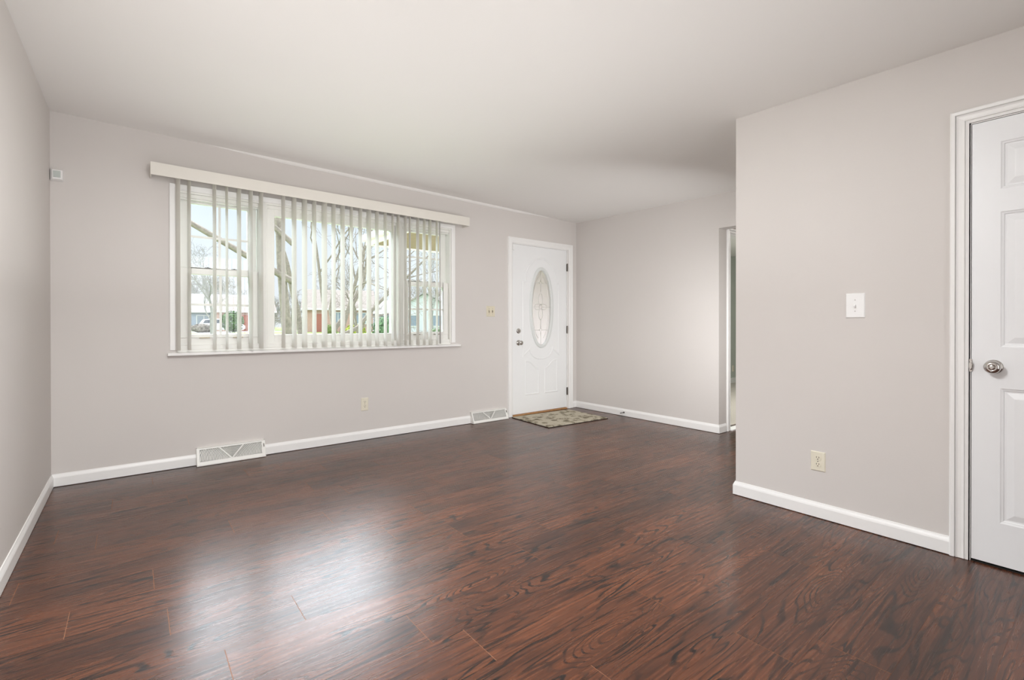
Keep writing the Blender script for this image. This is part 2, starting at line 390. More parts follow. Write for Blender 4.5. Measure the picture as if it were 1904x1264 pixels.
mb = MB(); mb.box(9.1, 9.2, YC, YO, -0.06, ZT)
struct(mb.build('wall_hall_end', wall_m), 'greige wall at the end of the hall', 'wall')
mb = MB(); mb.box(XR+.12, XR+.125, YO+.1, -0.005, 0, 2.38); mb.box(XR+.12, 10.3, -0.005, 0.0, 0, 2.38); mb.box(10.3, 10.4, YO+.1, 0.0, 0, 2.5); mb.box(9.2, 10.3, YO+.0, YO+.1, 0, 2.5)
struct(mb.build('wall_bedroom', wall_green), 'pale grey green bedroom wall seen through the hall doorway', 'wall')
mb = MB(); mb.box(XR+.12, 10.4, YO+.1, 0.0, -0.05, 0.012)
struct(mb.build('floor_bedroom', carpet_m), 'beige carpet in the bedroom beyond the hall', 'floor')
mb = MB(); mb.box(XR+.12, 10.4, YO+.1, 0.0, 2.365, 2.40)
struct(mb.build('ceiling_bedroom', ceil_m), 'white bedroom ceiling beyond the hall doorway', 'ceiling')

# thin coved bead where ceiling meets the front wall
mb = MB()
rows = []
for i in range(0, 41):
    x = 0.9+(4.6-0.9)*i/40; z = ceil_z(x, 0); k = 0.022*min(1, i/6, (40-i)/6)+0.002
    rows.append([(x, -0.0, z-k), (x, -k*.35, z-k*.9), (x, -k*.8, z-k*.35), (x, -k*1.0, z+.004)])
mb.grid(rows); struct(mb.build('trim_1', ceil_m, smooth=True), 'slim white bead along the ceiling above the window', 'trim')

# baseboards
BP = [(0.004, 0.0), (0.004, 0.013), (0.062, 0.013), (0.070, 0.0105), (0.080, 0.006), (0.0865, 0.004), (0.0865, 0.0)]
def baseboard(name, segs, label):
    """segs: list of 2D floor polylines, room on the left of travel"""
    mb = MB()
    for path in segs:
        P = [Vector(p) for p in path]; n = len(P); rows = []
        for k in range(n):
            d1 = (P[k]-P[k-1]).normalized() if k else (P[1]-P[0]).normalized()
            d2 = (P[k+1]-P[k]).normalized() if k < n-1 else d1
            n1 = Vector((-d1.y, d1.x)); n2 = Vector((-d2.y, d2.x)); m_ = n1+n2; m_ = m_/m_.dot(n1)
            rows.append([(P[k].x+m_.x*h, P[k].y+m_.y*h, z) for z, h in BP])
        mb.grid(rows); mb.face(rows[0]); mb.face(rows[-1][::-1])
    return struct(mb.build(name, trim_m), label, 'baseboard')
baseboard('baseboard_left', [[(0, 0), (0, YB)]], 'white baseboard along the left wall')
baseboard('baseboard_front', [[(0.82, 0), (0, 0)], [(3.372, 0), (1.302, 0)], [(XR, 0), (4.977, 0)]], 'white baseboard under the window, broken by two floor registers')
baseboard('baseboard_right', [[(5.19, YO), (XR, YO), (XR, 0)]], 'white baseboard at the wall right of the front door')
baseboard('baseboard_near', [[(XC, -3.981), (XC, YC), (XC+.5, YC)]], 'white baseboard under the light switch wall')
mb = MB(); mb.box(XR+.2, 10.3, -0.018, -0.005, 0.012, 0.10)
struct(mb.build('baseboard_bedroom', trim_m), 'white baseboard in the bedroom beyond the hall', 'baseboard')

# ------------------------------------------------------------------ window
def fw(u, v, h): return (u, -h, v)            # on the front wall, h into the room
win = struct(empty('window_1', (1.915, 0, 0.88)), 'wide white three part window with a fixed middle pane', 'window')
mb = MB()
CP = [(0.0, 0.0), (0.0, 0.010), (0.012, 0.014), (0.040, 0.016), (0.044, 0.012), (0.044, 0.0)]
mb.casing([(WIN[1]+.002, 0.905), (WIN[1]+.002, WIN[3]), (WIN[0]-.002, WIN[3]), (WIN[0]-.002, 0.905)], [(-d, h) for d, h in CP], fw)
mb.build('casing', trim_m, win)
mb = MB(); mb.box(0.640, 3.228, -0.045, 0.005, 0.862, 0.884)
mb.build('sill', trim_m, win, bevel=0.004)
mb = MB()                                      # jamb liner and inner frame
mb.box(WIN[0], WIN[0]+.014, 0, .14, .9, WIN[3]); mb.box(WIN[1]-.014, WIN[1], 0, .14, .9, WIN[3])
mb.box(WIN[0]+.014, WIN[1]-.014, 0, .14, WIN[3]-.016, WIN[3]); mb.box(WIN[0]+.0, WIN[1]-.0, 0.005, .14, .885, .905)
mb.box(WIN[0]+.014, WIN[1]-.014, .018, .06, WIN[3]-.045, WIN[3]-.016); mb.box(WIN[0]+.014, WIN[1]-.014, .008, .05, .905, .94)
mb.box(WIN[0]+.014, WIN[1]-.014, .034, .06, WIN[3]-.027-.03, WIN[3]-.045)
mb.build('jamb', vinyl_m, win, bevel=0.002, seg=1)
for xm in (1.298, 2.532):
    mb = MB(); mb.box(xm-.033, xm+.033, 0.0, .14, .905, WIN[3]-.016)
    mb.box(xm-.020, xm+.020, -0.008, 0.0, .905, WIN[3]-.016)
    mb.build('mullion', vinyl_m, win, bevel=0.002, seg=1)
def rect_frame(mb, x0, x1, z0, z1, y0, y1, l, r, b, t):
    mb.box(x0, x0+l, y0, y1, z0, z1); mb.box(x1-r, x1, y0, y1, z0, z1)
    mb.box(x0+l, x1-r, y0, y1, z0, z0+b); mb.box(x0+l, x1-r, y0, y1, z1-t, z1)
def double_hung(x0, x1, gx0, gx1, tabs_dark):
    # lower sash stands inside, upper sash outside
    lo = empty('lower_sash', (x0, 0.04, .94)); lo.parent = win; lo.matrix_parent_inverse = Matrix.Translation(-win.location)
    mb = MB(); rect_frame(mb, x0, x1, .935, 1.545, .035, .070, gx0-x0, x1-gx1, 1.022-.935, 1.545-1.495); mb.box(x0, x1, .028, .036, .995, 1.003)
    mb.build('sash_frame', vinyl_m, lo, bevel=0.003)
    mb = MB(); mb.box(gx0-.005, gx1+.005, .052, .056, 1.017, 1.50); mb.build('glass_pane', glass_m, lo)
    xm = (gx0+gx1)/2
    mb = MB(); mb.box(xm-.009, xm+.009, .044, .050, 1.022, 1.495); mb.box(gx0, gx1, .0441, .0499, 1.248, 1.266); mb.build('muntin', vinyl_m, lo)
    for t_ in (0.22, 0.80):
        xx = gx0+(gx1-gx0)*t_
        mb = MB(); mb.box(xx-.035, xx+.035, .014, .036, .992, .999); mb.build('lift_tab', mat('lift_tab_dark', (120, 108, 92), .4) if tabs_dark else mat('lift_tab_tan', (196, 182, 156), .4), lo, bevel=.001, seg=1)
    for t_ in (0.28, 0.74):
        xx = gx0+(gx1-gx0)*t_
        mb = MB(); mb.box(xx-.02, xx+.02, .042, .066, 1.545, 1.553); mb.box(xx-.006, xx+.006, .036, .05, 1.548, 1.556); mb.build('sash_lock', mat('lock_dark', (64, 58, 52), .4), lo, bevel=.001, seg=1)
    up = empty('upper_sash', (x0, 0.09, 1.5)); up.parent = win; up.matrix_parent_inverse = Matrix.Translation(-win.location)
    mb = MB(); rect_frame(mb, x0+.004, x1-.004, 1.50, WIN[3]-.034, .082, .116, gx0-x0-.004, x1-gx1-.004, .057, WIN[3]-.034-2.058)
    mb.build('sash_frame', vinyl_m, up, bevel=0.003)
    mb = MB(); mb.box(gx0-.005, gx1+.005, .098, .102, 1.555, 2.06); mb.build('glass_pane', glass_m, up)
    mb = MB(); mb.box(xm-.009, xm+.009, .090, .096, 1.557, 2.058); mb.box(gx0, gx1, .0901, .0959, 1.79, 1.808); mb.build('muntin', vinyl_m, up)
    for t_ in (0.25, 0.75):
        xx = gx0+(gx1-gx0)*t_
        mb = MB(); mb.box(xx-.04, xx+.04, .074, .083, 2.07, 2.076); mb.build('lift_tab', vinyl_m, up)
double_hung(WIN[0]+.016, 1.264, .793, 1.195, False)
double_hung(2.566, WIN[1]-.016, 2.645, 3.050, True)
fx = empty('picture_sash', (1.915, .05, .94)); fx.parent = win; fx.matrix_parent_inverse = Matrix.Translation(-win.location)
mb = MB(); rect_frame(mb, 1.332, 2.498, .935, WIN[3]-.034, .03, .08, .059, .042, .078, WIN[3]-.034-2.030); mb.build('sash_frame', vinyl_m, fx, bevel=0.004)
mb = MB(); mb.box(1.385, 2.462, .058, .062, 1.008, 2.035); mb.build('glass_pane', glass_m, fx)

# ------------------------------------------------------------------ vertical blind
bl = empty('vertical_blind', (1.91, -0.07, 2.15), 'off white vertical blind with a box valance hanging over the wide window', 'window blind')
mb = MB()
VX0, VX1, VY = 0.538, 3.282, -0.135
def vz(x): return 2.277-0.0105*(x-VX0)
pts = [(VX0, 0), (VX0, VY), (VX1, VY), (VX1, 0)]
for off, flip in ((0, 1), (.006, -1)):
    rows = []
for (xa, xb, ya, yb) in ((VX0, VX1, VY, VY+.006), (VX0, VX0+.006, VY+.006, 0.0), (VX1-.006, VX1, VY+.006, 0.0)):
    i = len(mb.v)
    for z_ in (0, 1):
        for (x, y) in ((xa, ya), (xb, ya), (xb, yb), (xa, yb)): mb.v.append((x, y, vz(x)-(0.091 if z_ == 0 else 0)))
    for f in ((0,3,2,1),(4,5,6,7),(0,1,5,4),(1,2,6,5),(2,3,7,6),(3,0,4,7)): mb.f.append(tuple(i+k for k in f)); mb.mi.append(0)
i = len(mb.v)                                 # top board
for z_ in (0, 1):
    for (x, y) in ((VX0+.006, VY+.006), (VX1-.006, VY+.006), (VX1-.006, 0), (VX0+.006, 0)): mb.v.append((x, y, vz(x)-(0.012 if z_ == 0 else 0.004)))
for f in ((0,3,2,1),(4,5,6,7),(0,1,5,4),(1,2,6,5),(2,3,7,6),(3,0,4,7)): mb.f.append(tuple(i+k for k in f)); mb.mi.append(0)
mb.build('valance', valance_m, bl, weld=False)
mb = MB(); mb.box(0.60, 3.05, -0.095, -0.055, 2.205, 2.235); mb.build('headrail', valance_m, bl, bevel=.003)
slats = [(0.701,16.2),(0.771,10.5),(0.936,9.7),(1.02,4.0),(1.105,11.5),(1.189,10.3),(1.265,10.0),(1.435,6.4),(1.521,11.3),(1.606,13.6),(1.687,7.0),(1.774,14.8),(1.855,6.0),(1.936,7.6),(2.016,-1.3),(2.1,1.5),(2.183,7.7),(2.262,0.6),(2.346,-4.3),(2.422,-9.5),(2.48,-4.7),(2.557,-8.7),(2.605,-14.7),(2.691,-7.9),(2.765,-10.0),(2.83,-6.6),(2.911,-15.3)]
for k, (x, a) in enumerate(slats):
    a = math.radians(a); d = Vector((math.sin(a), -math.cos(a), 0)); nrm = Vector((d.y, -d.x, 0))
    zb = 0.906-0.0065*(x-.7); zt = 2.206
    n = 8; front = []; back = []
    for j in range(n+1):
        s_ = (j/n-.5)*0.087; bow = 0.0065*(1-(2*j/n-1)**2)
        p = Vector((x, -0.075, 0))+d*s_+nrm*(bow-.003)
        front.append(p+nrm*.0007); back.append(p-nrm*.0007)
    ring = front+back[::-1]
    mb = MB()
    rows = [[Vector((p.x, p.y, z)) for p in ring] for z in (zb, zt)]
    mb.grid(rows, closed_u=True)
    m2 = len(ring)
    for z, rev in ((zb, False), (zt, True)):
        for j in range(n):
            q = [front[j], front[j+1], back[j+1], back[j]]
            if rev: q = q[::-1]
            mb.face([Vector((p.x, p.y, z)) for p in q])
    o = mb.build('slat', blind_m, bl)
    for f in o.data.polygons:
        if abs(f.normal.z) < .5: f.use_smooth = False
mb = MB(); mb.tube([(2.928, -0.11, 2.20), (2.930, -0.112, 1.5), (2.931, -0.112, 0.90)], 0.0075, 8)
tag(mb.build('tilt_wand', wand_m, bl, smooth=True), 'grey tilt wand')

# ------------------------------------------------------------------ front door
fd = struct(empty('door_1', (4.425, 0, 0)), 'white front door with a leaded oval glass pane', 'door')
DX0, DX1, DZ0, DZ1 = 3.972, 4.882, 0.020, 2.060
OC, OA, OB = Vector((4.447, 1.308)), 0.165, 0.470
def slab_y(h): return 0.012-h
def fdp(u, v, h): return (u, 0.012-h, v)
mb = MB()
NO = 72
angs = [2*PI*k/NO for k in range(NO)]
rx0, rx1, rz0, rz1 = 4.22, 4.675, 0.78, 1.84
def rect_pt(a):
    c, s_ = math.cos(a)*OA, math.sin(a)*OB
    k = min(((rx1-OC.x) if c > 0 else (OC.x-rx0))/abs(c) if abs(c) > 1e-9 else 1e9, ((rz1-OC.y) if s_ > 0 else (OC.y-rz0))/abs(s_) if abs(s_) > 1e-9 else 1e9)
    return OC.x+c*k, OC.y+s_*k
# include the corners by snapping the nearest samples
rp_ = [list(rect_pt(a)) for a in angs]
for cx_, cz_ in ((rx0, rz0), (rx0, rz1), (rx1, rz0), (rx1, rz1)):
    j = min(range(NO), key=lambda q: (rp_[q][0]-cx_)**2+(rp_[q][1]-cz_)**2); rp_[j] = [cx_, cz_]
for yy in (0.012, 0.056):
    def cell(a, b, c, d, yy=yy): mb.face([(a, yy, c), (b, yy, c), (b, yy, d), (a, yy, d)])
    wall_cells(mb, DX0, DX1, DZ0, DZ1, [(rx0, rx1, rz0, rz1)], cell)
    mb.grid([[(OC.x+OA*math.cos(a), yy, OC.y+OB*math.sin(a)) for a in angs], [(p[0], yy, p[1]) for p in rp_]], closed_u=True)
mb.grid([[(OC.x+OA*math.cos(a), yy, OC.y+OB*math.sin(a)) for a in angs] for yy in (0.012, 0.056)], closed_u=True)
mb.grid([[(DX0, yy, DZ0), (DX1, yy, DZ0), (DX1, yy, DZ1), (DX0, yy, DZ1)] for yy in (0.012, 0.056)], closed_u=True)
# embossed mouldings
BE = [(-.011, -.001), (-.008, .0035), (-.003, .0055), (.003, .0055), (.008, .0035), (.011, -.001)]
def emb(path): mb.casing(path, BE, fdp, closed=True)
def arc(cx_, cz_, a_, b_, t0, t1, n): return [(cx_+a_*math.cos(math.radians(t0+(t1-t0)*k/n)), cz_+b_*math.sin(math.radians(t0+(t1-t0)*k/n))) for k in range(n+1)]
def panel_top(flip):
    pts = []
    for k in range(11):
        t_ = k/10; x = 4.225+(4.40-4.225)*t_; z = 0.648-0.098*(0.5-0.5*math.cos(PI*t_))
        pts.append((x, z))
    pts = [(4.190, 0.648)]+pts
    if flip: pts = [(2*OC.x+.012-x, z) for x, z in pts][::-1]
    return pts
tl = panel_top(False); emb([(4.190, 0.245), (4.40, 0.245)]+tl[::-1])
tr_ = panel_top(True); emb([(tr_[0][0], 0.245), (tr_[-1][0], 0.245)]+tr_[::-1])
emb([(4.150, 0.72)]+arc(OC.x, 0.80, .19, .13, 180, 360, 14)+[(4.745, 0.72)]+[(4.745, 1.62)]+arc(OC.x, 1.62, .26, .30, 0, 180, 20)+[(4.150, 1.62)])
mb.build('door_slab', door_m, fd, weld=True)
mb = MB()
mb.casing([(OC.x+.158*math.cos(a), OC.y+.463*math.sin(a)) for a in angs[::-1]], [(0.0, -.010), (0.0, .006), (.006, .015), (.016, .018), (.024, .012), (.030, .013), (.038, .011), (.043, 0.0)], fdp, closed=True)
mb.build('glass_ring', grille_ring, fd, smooth=True)
mb = MB(); row = [(OC.x+.162*math.cos(a), .030, OC.y+.466*math.sin(a)) for a in angs]; mb.face(row); mb.face([(p[0], .036, p[2]) for p in row][::-1]); mb.grid([row, [(p[0], .036, p[2]) for p in row]], closed_u=True)
tag(mb.build('oval_glass', frost_m, fd), 'pinkish frosted oval glass')
mb = MB()
def cam_line(pts, r=.0032, closed=False): mb.tube([(OC.x+x, .026, OC.y+z) for x, z in pts], r, 6, closed=closed)
def rad(t): return OA*.93*math.cos(t), .43*math.sin(t)
cam_line([(0, .455), (0, .335)]); cam_line([(0, .285), (0, .20)]); cam_line([(0, -.145), (0, -.255)]); cam_line([(0, -.305), (0, -.455)])
for zc in (.31, -.28): cam_line([(0, zc+.025), (.024, zc), (0, zc-.025), (-.024, zc)], closed=True)
for zc, w_ in ((.31, .098), (-.28, .112)):
    cam_line([(.024, zc), (w_, zc)]); cam_line([(-.024, zc), (-w_, zc)])
cam_line([(-.156, .01), (-.04, .01)], .0028); cam_line([(.04, .01), (.156, .01)], .0028)
for sgn in (1, -1): cam_line([(sgn*(.132*math.cos(t_)), .40*math.sin(t_)) for t_ in [-1.25+2.5*k/24 for k in range(25)]], .003)
for cx_, cz_, a_, b_ in ((0, .105, .034, .075), (0, -.08, .034, .07), (-.055, .01, .045, .035), (.055, .01, .045, .035)):
    cam_line([(cx_+a_*math.cos(2*PI*k/20), cz_+b_*math.sin(2*PI*k/20)) for k in range(20)], .0028, True)
cam_line([(0, .045), (.03, .01), (0, -.025), (-.03, .01)], .003, True)
mb.build('caming', lead_m, fd, smooth=True)
# hardware
k_ = empty('door_knob', (4.075, -.03, .878)); k_.parent = fd; k_.matrix_parent_inverse = Matrix.Translation(-fd.location)
mb = MB(); mb.lathe([(0, .033), (.006, .033), (.010, .028), (.012, .014), (.030, .012), (.036, .020), (.044, .0275), (.056, .0285), (.066, .022), (.069, .010)], (4.075, .012, .878), (0, -1, 0), 28)
mb.build('knob_body', chrome_m, k_, smooth=True)
mb = MB(); mb.lathe([(0, .006), (.003, .006), (.004, .003)], (4.075, -.056, .878), (0, -1, 0), 12); mb.build('key_cylinder', steel_m, k_)
mb = MB(); mb.lathe([(0, .031), (.006, .031), (.012, .024), (.018, .022), (.020, .016)], (4.075, .012, 1.020), (0, -1, 0), 28); mb.box(4.069, 4.081, -.026, -.006, 1.006, 1.034)
mb.build('deadbolt', chrome_m, fd)
for z in (1.84, 1.03, .228):
    mb = MB(); mb.tube([(4.889, -.003, z-.05), (4.889, -.003, z+.05)], .007, 10); mb.box(4.882, 4.902, .002, .010, z-.048, z+.048)
    for q in (-.02, .02): mb.tube([(4.889, -.003, z+q-.001), (4.889, -.003, z+q+.001)], .0076, 10)
    mb.build('hinge', steel_m, fd)
for z in (1.015, .878):
    mb = MB(); mb.box(3.9575, 3.9725, .0, .0135, z-.03, z+.03); mb.build('strike_plate', dark_m, fd)
mb = MB(); mb.box(3.978, 4.006, -.004, .012, 1.985, 2.05); mb.build('contact_sensor', white_plastic, fd, bevel=.003)
mb = MB(); mb.box(DX0, DX1, -.010, .10, 0, .014); mb.build('threshold', wood_sill, fd, bevel=.003)
mb = MB()
FP = [(0, 0), (0, .010), (.008, .014), (.030, .016), (.050, .013), (.060, .018), (.068, .018), (.070, 0)]
mb.casing([(4.907, 0.002), (4.907, 2.068), (3.968, 2.068), (3.968, 0.002)], [(-d, h) for d, h in FP], fw)
for a_, b_ in ((3.955, 3.970), (4.885, 4.895)): mb.box(a_, b_, 0.0, .14, 0, 2.075)
mb.box(3.97, 4.885, 0.0, .14, 2.0615, 2.075)
for a_, b_ in ((3.970, 3.985), (4.872, 4.885)): mb.box(a_, b_, .057, .075, 0.014, 2.0615)
mb.build('casing', trim_m, fd)

# ------------------------------------------------------------------ six panel door in the near wall
sd = struct(empty('door_2', (XC, -4.45, 0)), 'white six panel door with a chrome knob', 'door')
def nw(u, v, h): return (XC-h, u, v)
def nd(u, v, h): return (XC+0.001-h, u, v)       # slab face slightly set back
SU0, SU1, SV0, SV1 = -4.850, -4.0450, 0.012, 2.021
cols = [(SU1-.094-.254, SU1-.094), (SU0+.094, SU0+.094+.254)]
rowsv = [(1.704, 1.917), (.993, 1.602), (.203, .809)]
panels = [(a, b, c, d) for a, b in cols for c, d in rowsv]
mb = MB()
wall_cells(mb, SU0, SU1, SV0, SV1, panels, lambda a, b, c, d: mb.face([nd(a, c, 0), nd(b, c, 0), nd(b, d, 0), nd(a, d, 0)]))
for a, b, c, d in panels:
    loops = [(0, 0), (.004, -.003), (.010, -.0045), (.013, -.009), (.019, -.0095), (.044, -.002), (.046, -.0018)]
    rr = [[nd(a+i_, c+i_, h), nd(b-i_, c+i_, h), nd(b-i_, d-i_, h), nd(a+i_, d-i_, h)] for i_, h in loops]
    mb.grid(rr, closed_u=True); mb.face(rr[-1])
for (a, b, c, d) in ((SU0, SU0, SV0, SV1), (SU1, SU1, SV0, SV1), (SU0, SU1, SV0, SV0), (SU0, SU1, SV1, SV1)):
    mb.face([nd(a, c, 0), nd(b, d if a == b else c, 0), nd(b, d if a == b else c, -.035), nd(a, c, -.035)] if a != b else [nd(a, c, 0), nd(a, d, 0), nd(a, d, -.035), nd(a, c, -.035)])
mb.face([nd(SU0, SV0, -.035), nd(SU1, SV0, -.035), nd(SU1, SV1, -.035), nd(SU0, SV1, -.035)])
mb.build('door_slab', door2_m, sd)
k2 = empty('door_knob', (XC-.03, -4.118, .905)); k2.parent = sd; k2.matrix_parent_inverse = Matrix.Translation(-sd.location)
mb = MB(); mb.lathe([(0, .032), (.005, .032), (.009, .026), (.011, .013), (.024, .012), (.030, .020), (.037, .0275), (.048, .029), (.056, .026), (.060, .017), (.0605, .012), (.058, .011)], (XC+.006, -4.118, .905), (-1, 0, 0), 36)
mb.build('knob_body', chrome_m, k2, smooth=True)
mb = MB(); mb.lathe([(0, .010), (.004, .0095), (.005, .006)], (XC-.052, -4.118, .905), (-1, 0, 0), 20); mb.box(XC-.061, XC-.057, -4.120, -4.116, .899, .911)
mb.build('privacy_button', chrome_m, k2)
mb = MB()
mb.box(XC-.004, XC+.03, -4.047, -4.038, .878, .936); mb.lathe([(0, .0), (.002, .018), (.012, .022), (.014, .016)], (XC-.0, -4.0435, .907), (-1, 0, 0), 20, 0, .28)
mb.build('strike_plate', chrome_m, sd)
mb = MB()
C2 = [(0, 0), (0, .009), (.010, .012), (.0125, .006), (.015, .013), (.024, .0105), (.036, .012), (.0425, .017), (.045, .008), (.0475, .018), (.060, .019), (.065, .015), (.065, 0)]
mb.casing([(-4.036, .002), (-4.036, 2.029), (-4.862, 2.029), (-4.862, .002)], [(d, h) for d, h in C2] if False else [(-d, h) for d, h in C2], nw)
mb.box(XC+0.0, XC+.115, -4.046+.004, -4.040+.004, 0, 2.028); mb.box(XC, XC+.115, -4.862, -4.855, 0, 2.028); mb.box(XC, XC+.115, -4.86, -4.036, 2.024, 2.034)
mb.build('casing', trim_m, sd)
mb = MB(); mb.box(XC+.046, XC+.06, -4.86, -4.04, 0, 2.03); tag(mb.build('door_stop', dark_m, sd), None)  # near-black sheet behind the slab, stands in for shade in the door gaps
mb = MB(); mb.box(XC+.0, XC+.06, SU0, SU1, 0.0005, .004); mb.build('threshold', dark_m, sd)  # near-black strip standing in for the shade under the slab

# bedroom doorway casing in the hall
def hw(u, v, h): return (u, YO-h, v)
mb = MB()
mb.casing([(BD[1]-.012, .002), (BD[1]-.012, 2.022), (BD[0]+.012, 2.022), (BD[0]+.012, .002)], [(-d, h) for d, h in C2], hw)
mb.box(BD[0], BD[0]+.014, YO, YO+.1, 0.0, 2.035); mb.box(BD[1]-.014, BD[1], YO, YO+.1, 0, 2.035); mb.box(BD[0]+.014, BD[1]-.014, YO, YO+.1, 2.021, 2.035)
struct(mb.build('trim_2', trim_m), 'white casing of the bedroom doorway in the hall', 'door casing')
mb = MB(); mb.box(BD[0]+.014, BD[1]-.014, YO-.03, YO+.06, 0.0, .012)
struct(mb.build('trim_3', trim_m), 'white strip on the floor under the bedroom doorway', 'threshold')

# ------------------------------------------------------------------ wall fittings
def plate(mb, to3d, u, v, w, h, d=.006):
    loops = [(0, 0), (0.0, .002), (.004, d), (.006, d)]
    rr = [[to3d(u-w/2+i_, v-h/2+i_, q), to3d(u+w/2-i_, v-h/2+i_, q), to3d(u+w/2-i_, v+h/2-i_, q), to3d(u-w/2+i_, v+h/2-i_, q)] for i_, q in loops]
    mb.grid(rr, closed_u=True); mb.face(rr[-1]); mb.face(rr[0])
def tbox(mb, to3d, u0, u1, v0, v1, h0, h1):
    p = [to3d(u, v, h) for h in (h0, h1) for u, v in ((u0, v0), (u1, v0), (u1, v1), (u0, v1))]
    i = len(mb.v); mb.v += p
    for f in ((0,3,2,1),(4,5,6,7),(0,1,5,4),(1,2,6,5),(2,3,7,6),(3,0,4,7)): mb.f.append(tuple(i+k for k in f)); mb.mi.append(0)
def disc(mb, to3d, u, v, r, h0, h1, sides=16, cut=None):
    ring = []
    for k in range(sides):
        du, dv = r*math.cos(2*PI*k/sides), r*math.sin(2*PI*k/sides)
        if cut: dv = max(-cut, min(cut, dv))
        ring.append((u+du, v+dv))
    a = [to3d(x, z, h0) for x, z in ring]; b = [to3d(x, z, h1) for x, z in ring]
    mb.grid([a, b], closed_u=True); mb.face(b); mb.face(a[::-1])
def outlet(to3d, u, v, w, h, label, m=almond_m):
    o = empty('outlet', to3d(u, v, 0), label, 'electrical outlet')
    mb = MB(); plate(mb, to3d, u, v, w, h); mb.build('cover_plate', m, o)
    for dv in (.0195, -.0195):
        s_ = h/.114
        mb = MB(); disc(mb, to3d, u, v+dv*s_, .0172*s_, .0055, .0080, 24, .0140*s_); r_ = mb.build('receptacle', m, o)
        mb = MB()
        for du in (-.0064, .0064): tbox(mb, to3d, u+du*s_-.0013, u+du*s_+.0013, v+(dv+.0005)*s_, v+(dv+.0095)*s_, .0078, .0084)
        disc(mb, to3d, u, v+(dv-.0065)*s_, .0030*s_, .0078, .0084, 10)
        sl = mb.build('slots', slot_m, o); 
        sl.parent = r_; sl.matrix_parent_inverse = (Matrix.Translation(o.location) @ Matrix.Translation(-o.location)).inverted() if False else Matrix.Identity(4)
    mb = MB(); disc(mb, to3d, u, v, .0028, .0058, .0068, 10); mb.build('screw', steel_m, o)
    return o
outlet(fw, 2.171, .338, .070, .122, 'almond outlet low on the wall below the window', almond_m)
outlet(nw, -3.411, .320, .074, .110, 'almond outlet low on the wall below the white light switch', almond_m)
outlet(lambda u, v, h: (u, -0.005-h, v), 9.225, .275, .07, .115, 'small outlet on the bedroom wall seen through the hall opening', almond_m)
# single switch
sw = empty('light_switch', nw(-3.589, 1.198, 0), 'white single toggle light switch on the wall beside the six panel door', 'light switch')
mb = MB(); plate(mb, nw, -3.589, 1.198, .088, .132, .007); mb.build('cover_plate', white_plastic, sw)
mb = MB(); tbox(mb, nw, -3.594, -3.584, 1.186, 1.210, .0065, .009); p = [nw(-3.593, 1.196, .007), nw(-3.585, 1.196, .007), nw(-3.585, 1.206, .007), nw(-3.593, 1.206, .007)]
q = [nw(-3.592, 1.188, .021), nw(-3.586, 1.188, .021), nw(-3.586, 1.196, .023), nw(-3.592, 1.196, .023)]
mb.grid([p, q], closed_u=True); mb.face(q); mb.build('toggle', white_plastic, sw)
for dv in (.030, -.030):
    mb = MB(); disc(mb, nw, -3.589, 1.198+dv, .003, .0065, .008, 10); mb.build('screw', mat('screw_head', (190, 188, 184), .4, metal=.3), sw)
# double switch beside the front door
ds = empty('light_switch', fw(3.654, 1.249, 0), 'almond double toggle switch left of the front door', 'light switch')
mb = MB(); plate(mb, fw, 3.654, 1.249, .118, .120, .006); mb.build('cover_plate', mat('aged_almond', (222, 214, 192), .4), ds)
for du in (-.0235, .0235):
    mb = MB(); tbox(mb, fw, 3.654+du-.006, 3.654+du+.006, 1.236, 1.262, .0055, .0072); mb.build('toggle_slot', slot_m, ds)
    mb = MB(); p = [fw(3.654+du+a_, 1.249+b_, .006) for a_, b_ in ((-.004, -.004), (.004, -.004), (.004, .006), (-.004, .006))]
    q = [fw(3.654+du+a_, 1.249+b_, .021) for a_, b_ in ((-.003, .004), (.003, .004), (.003, .012), (-.003, .012))]
    mb.grid([p, q], closed_u=True); mb.face(q); mb.face(p); mb.build('toggle', mat('aged_almond', (222, 214, 192), .4), ds)
    for dv in (.030, -.030):
        mb = MB(); disc(mb, fw, 3.654+du, 1.249+dv, .003, .0055, .007, 10); mb.build('screw', steel_m, ds)
# motion sensor in the corner
ms = empty('motion_sensor', (.036, 0, 2.108), 'small white motion sensor high in the left corner', 'motion sensor')
mb = MB()
prof = [(-.033, .0), (-.033, .024), (-.022, .042), (.022, .048), (.030, .040), (.030, .0)]
lo_ = [(.036+x, -h, 2.070+(.007 if h > .03 else .0)) for x, h in prof]; hi_ = [(.036+x, -h, 2.147-(.007 if h > .03 else 0)) for x, h in prof]
mb.grid([lo_, hi_], closed_u=True); mb.face(lo_); mb.face(hi_[::-1]); mb.build('housing', white_plastic, ms, bevel=.003)
mb = MB(); q0 = [(.036-.017, -.0425, 2.088), (.036+.021, -.0478, 2.088), (.036+.021, -.0478, 2.132), (.036-.017, -.0425, 2.132)]
q1 = [(x*.86+.036*.14+.0, y-.004, z*.88+2.11*.12) for x, y, z in q0]
mb.grid([q0, q1], closed_u=True); mb.face(q1); mb.face(q0); mb.build('lens', grey_plastic, ms)

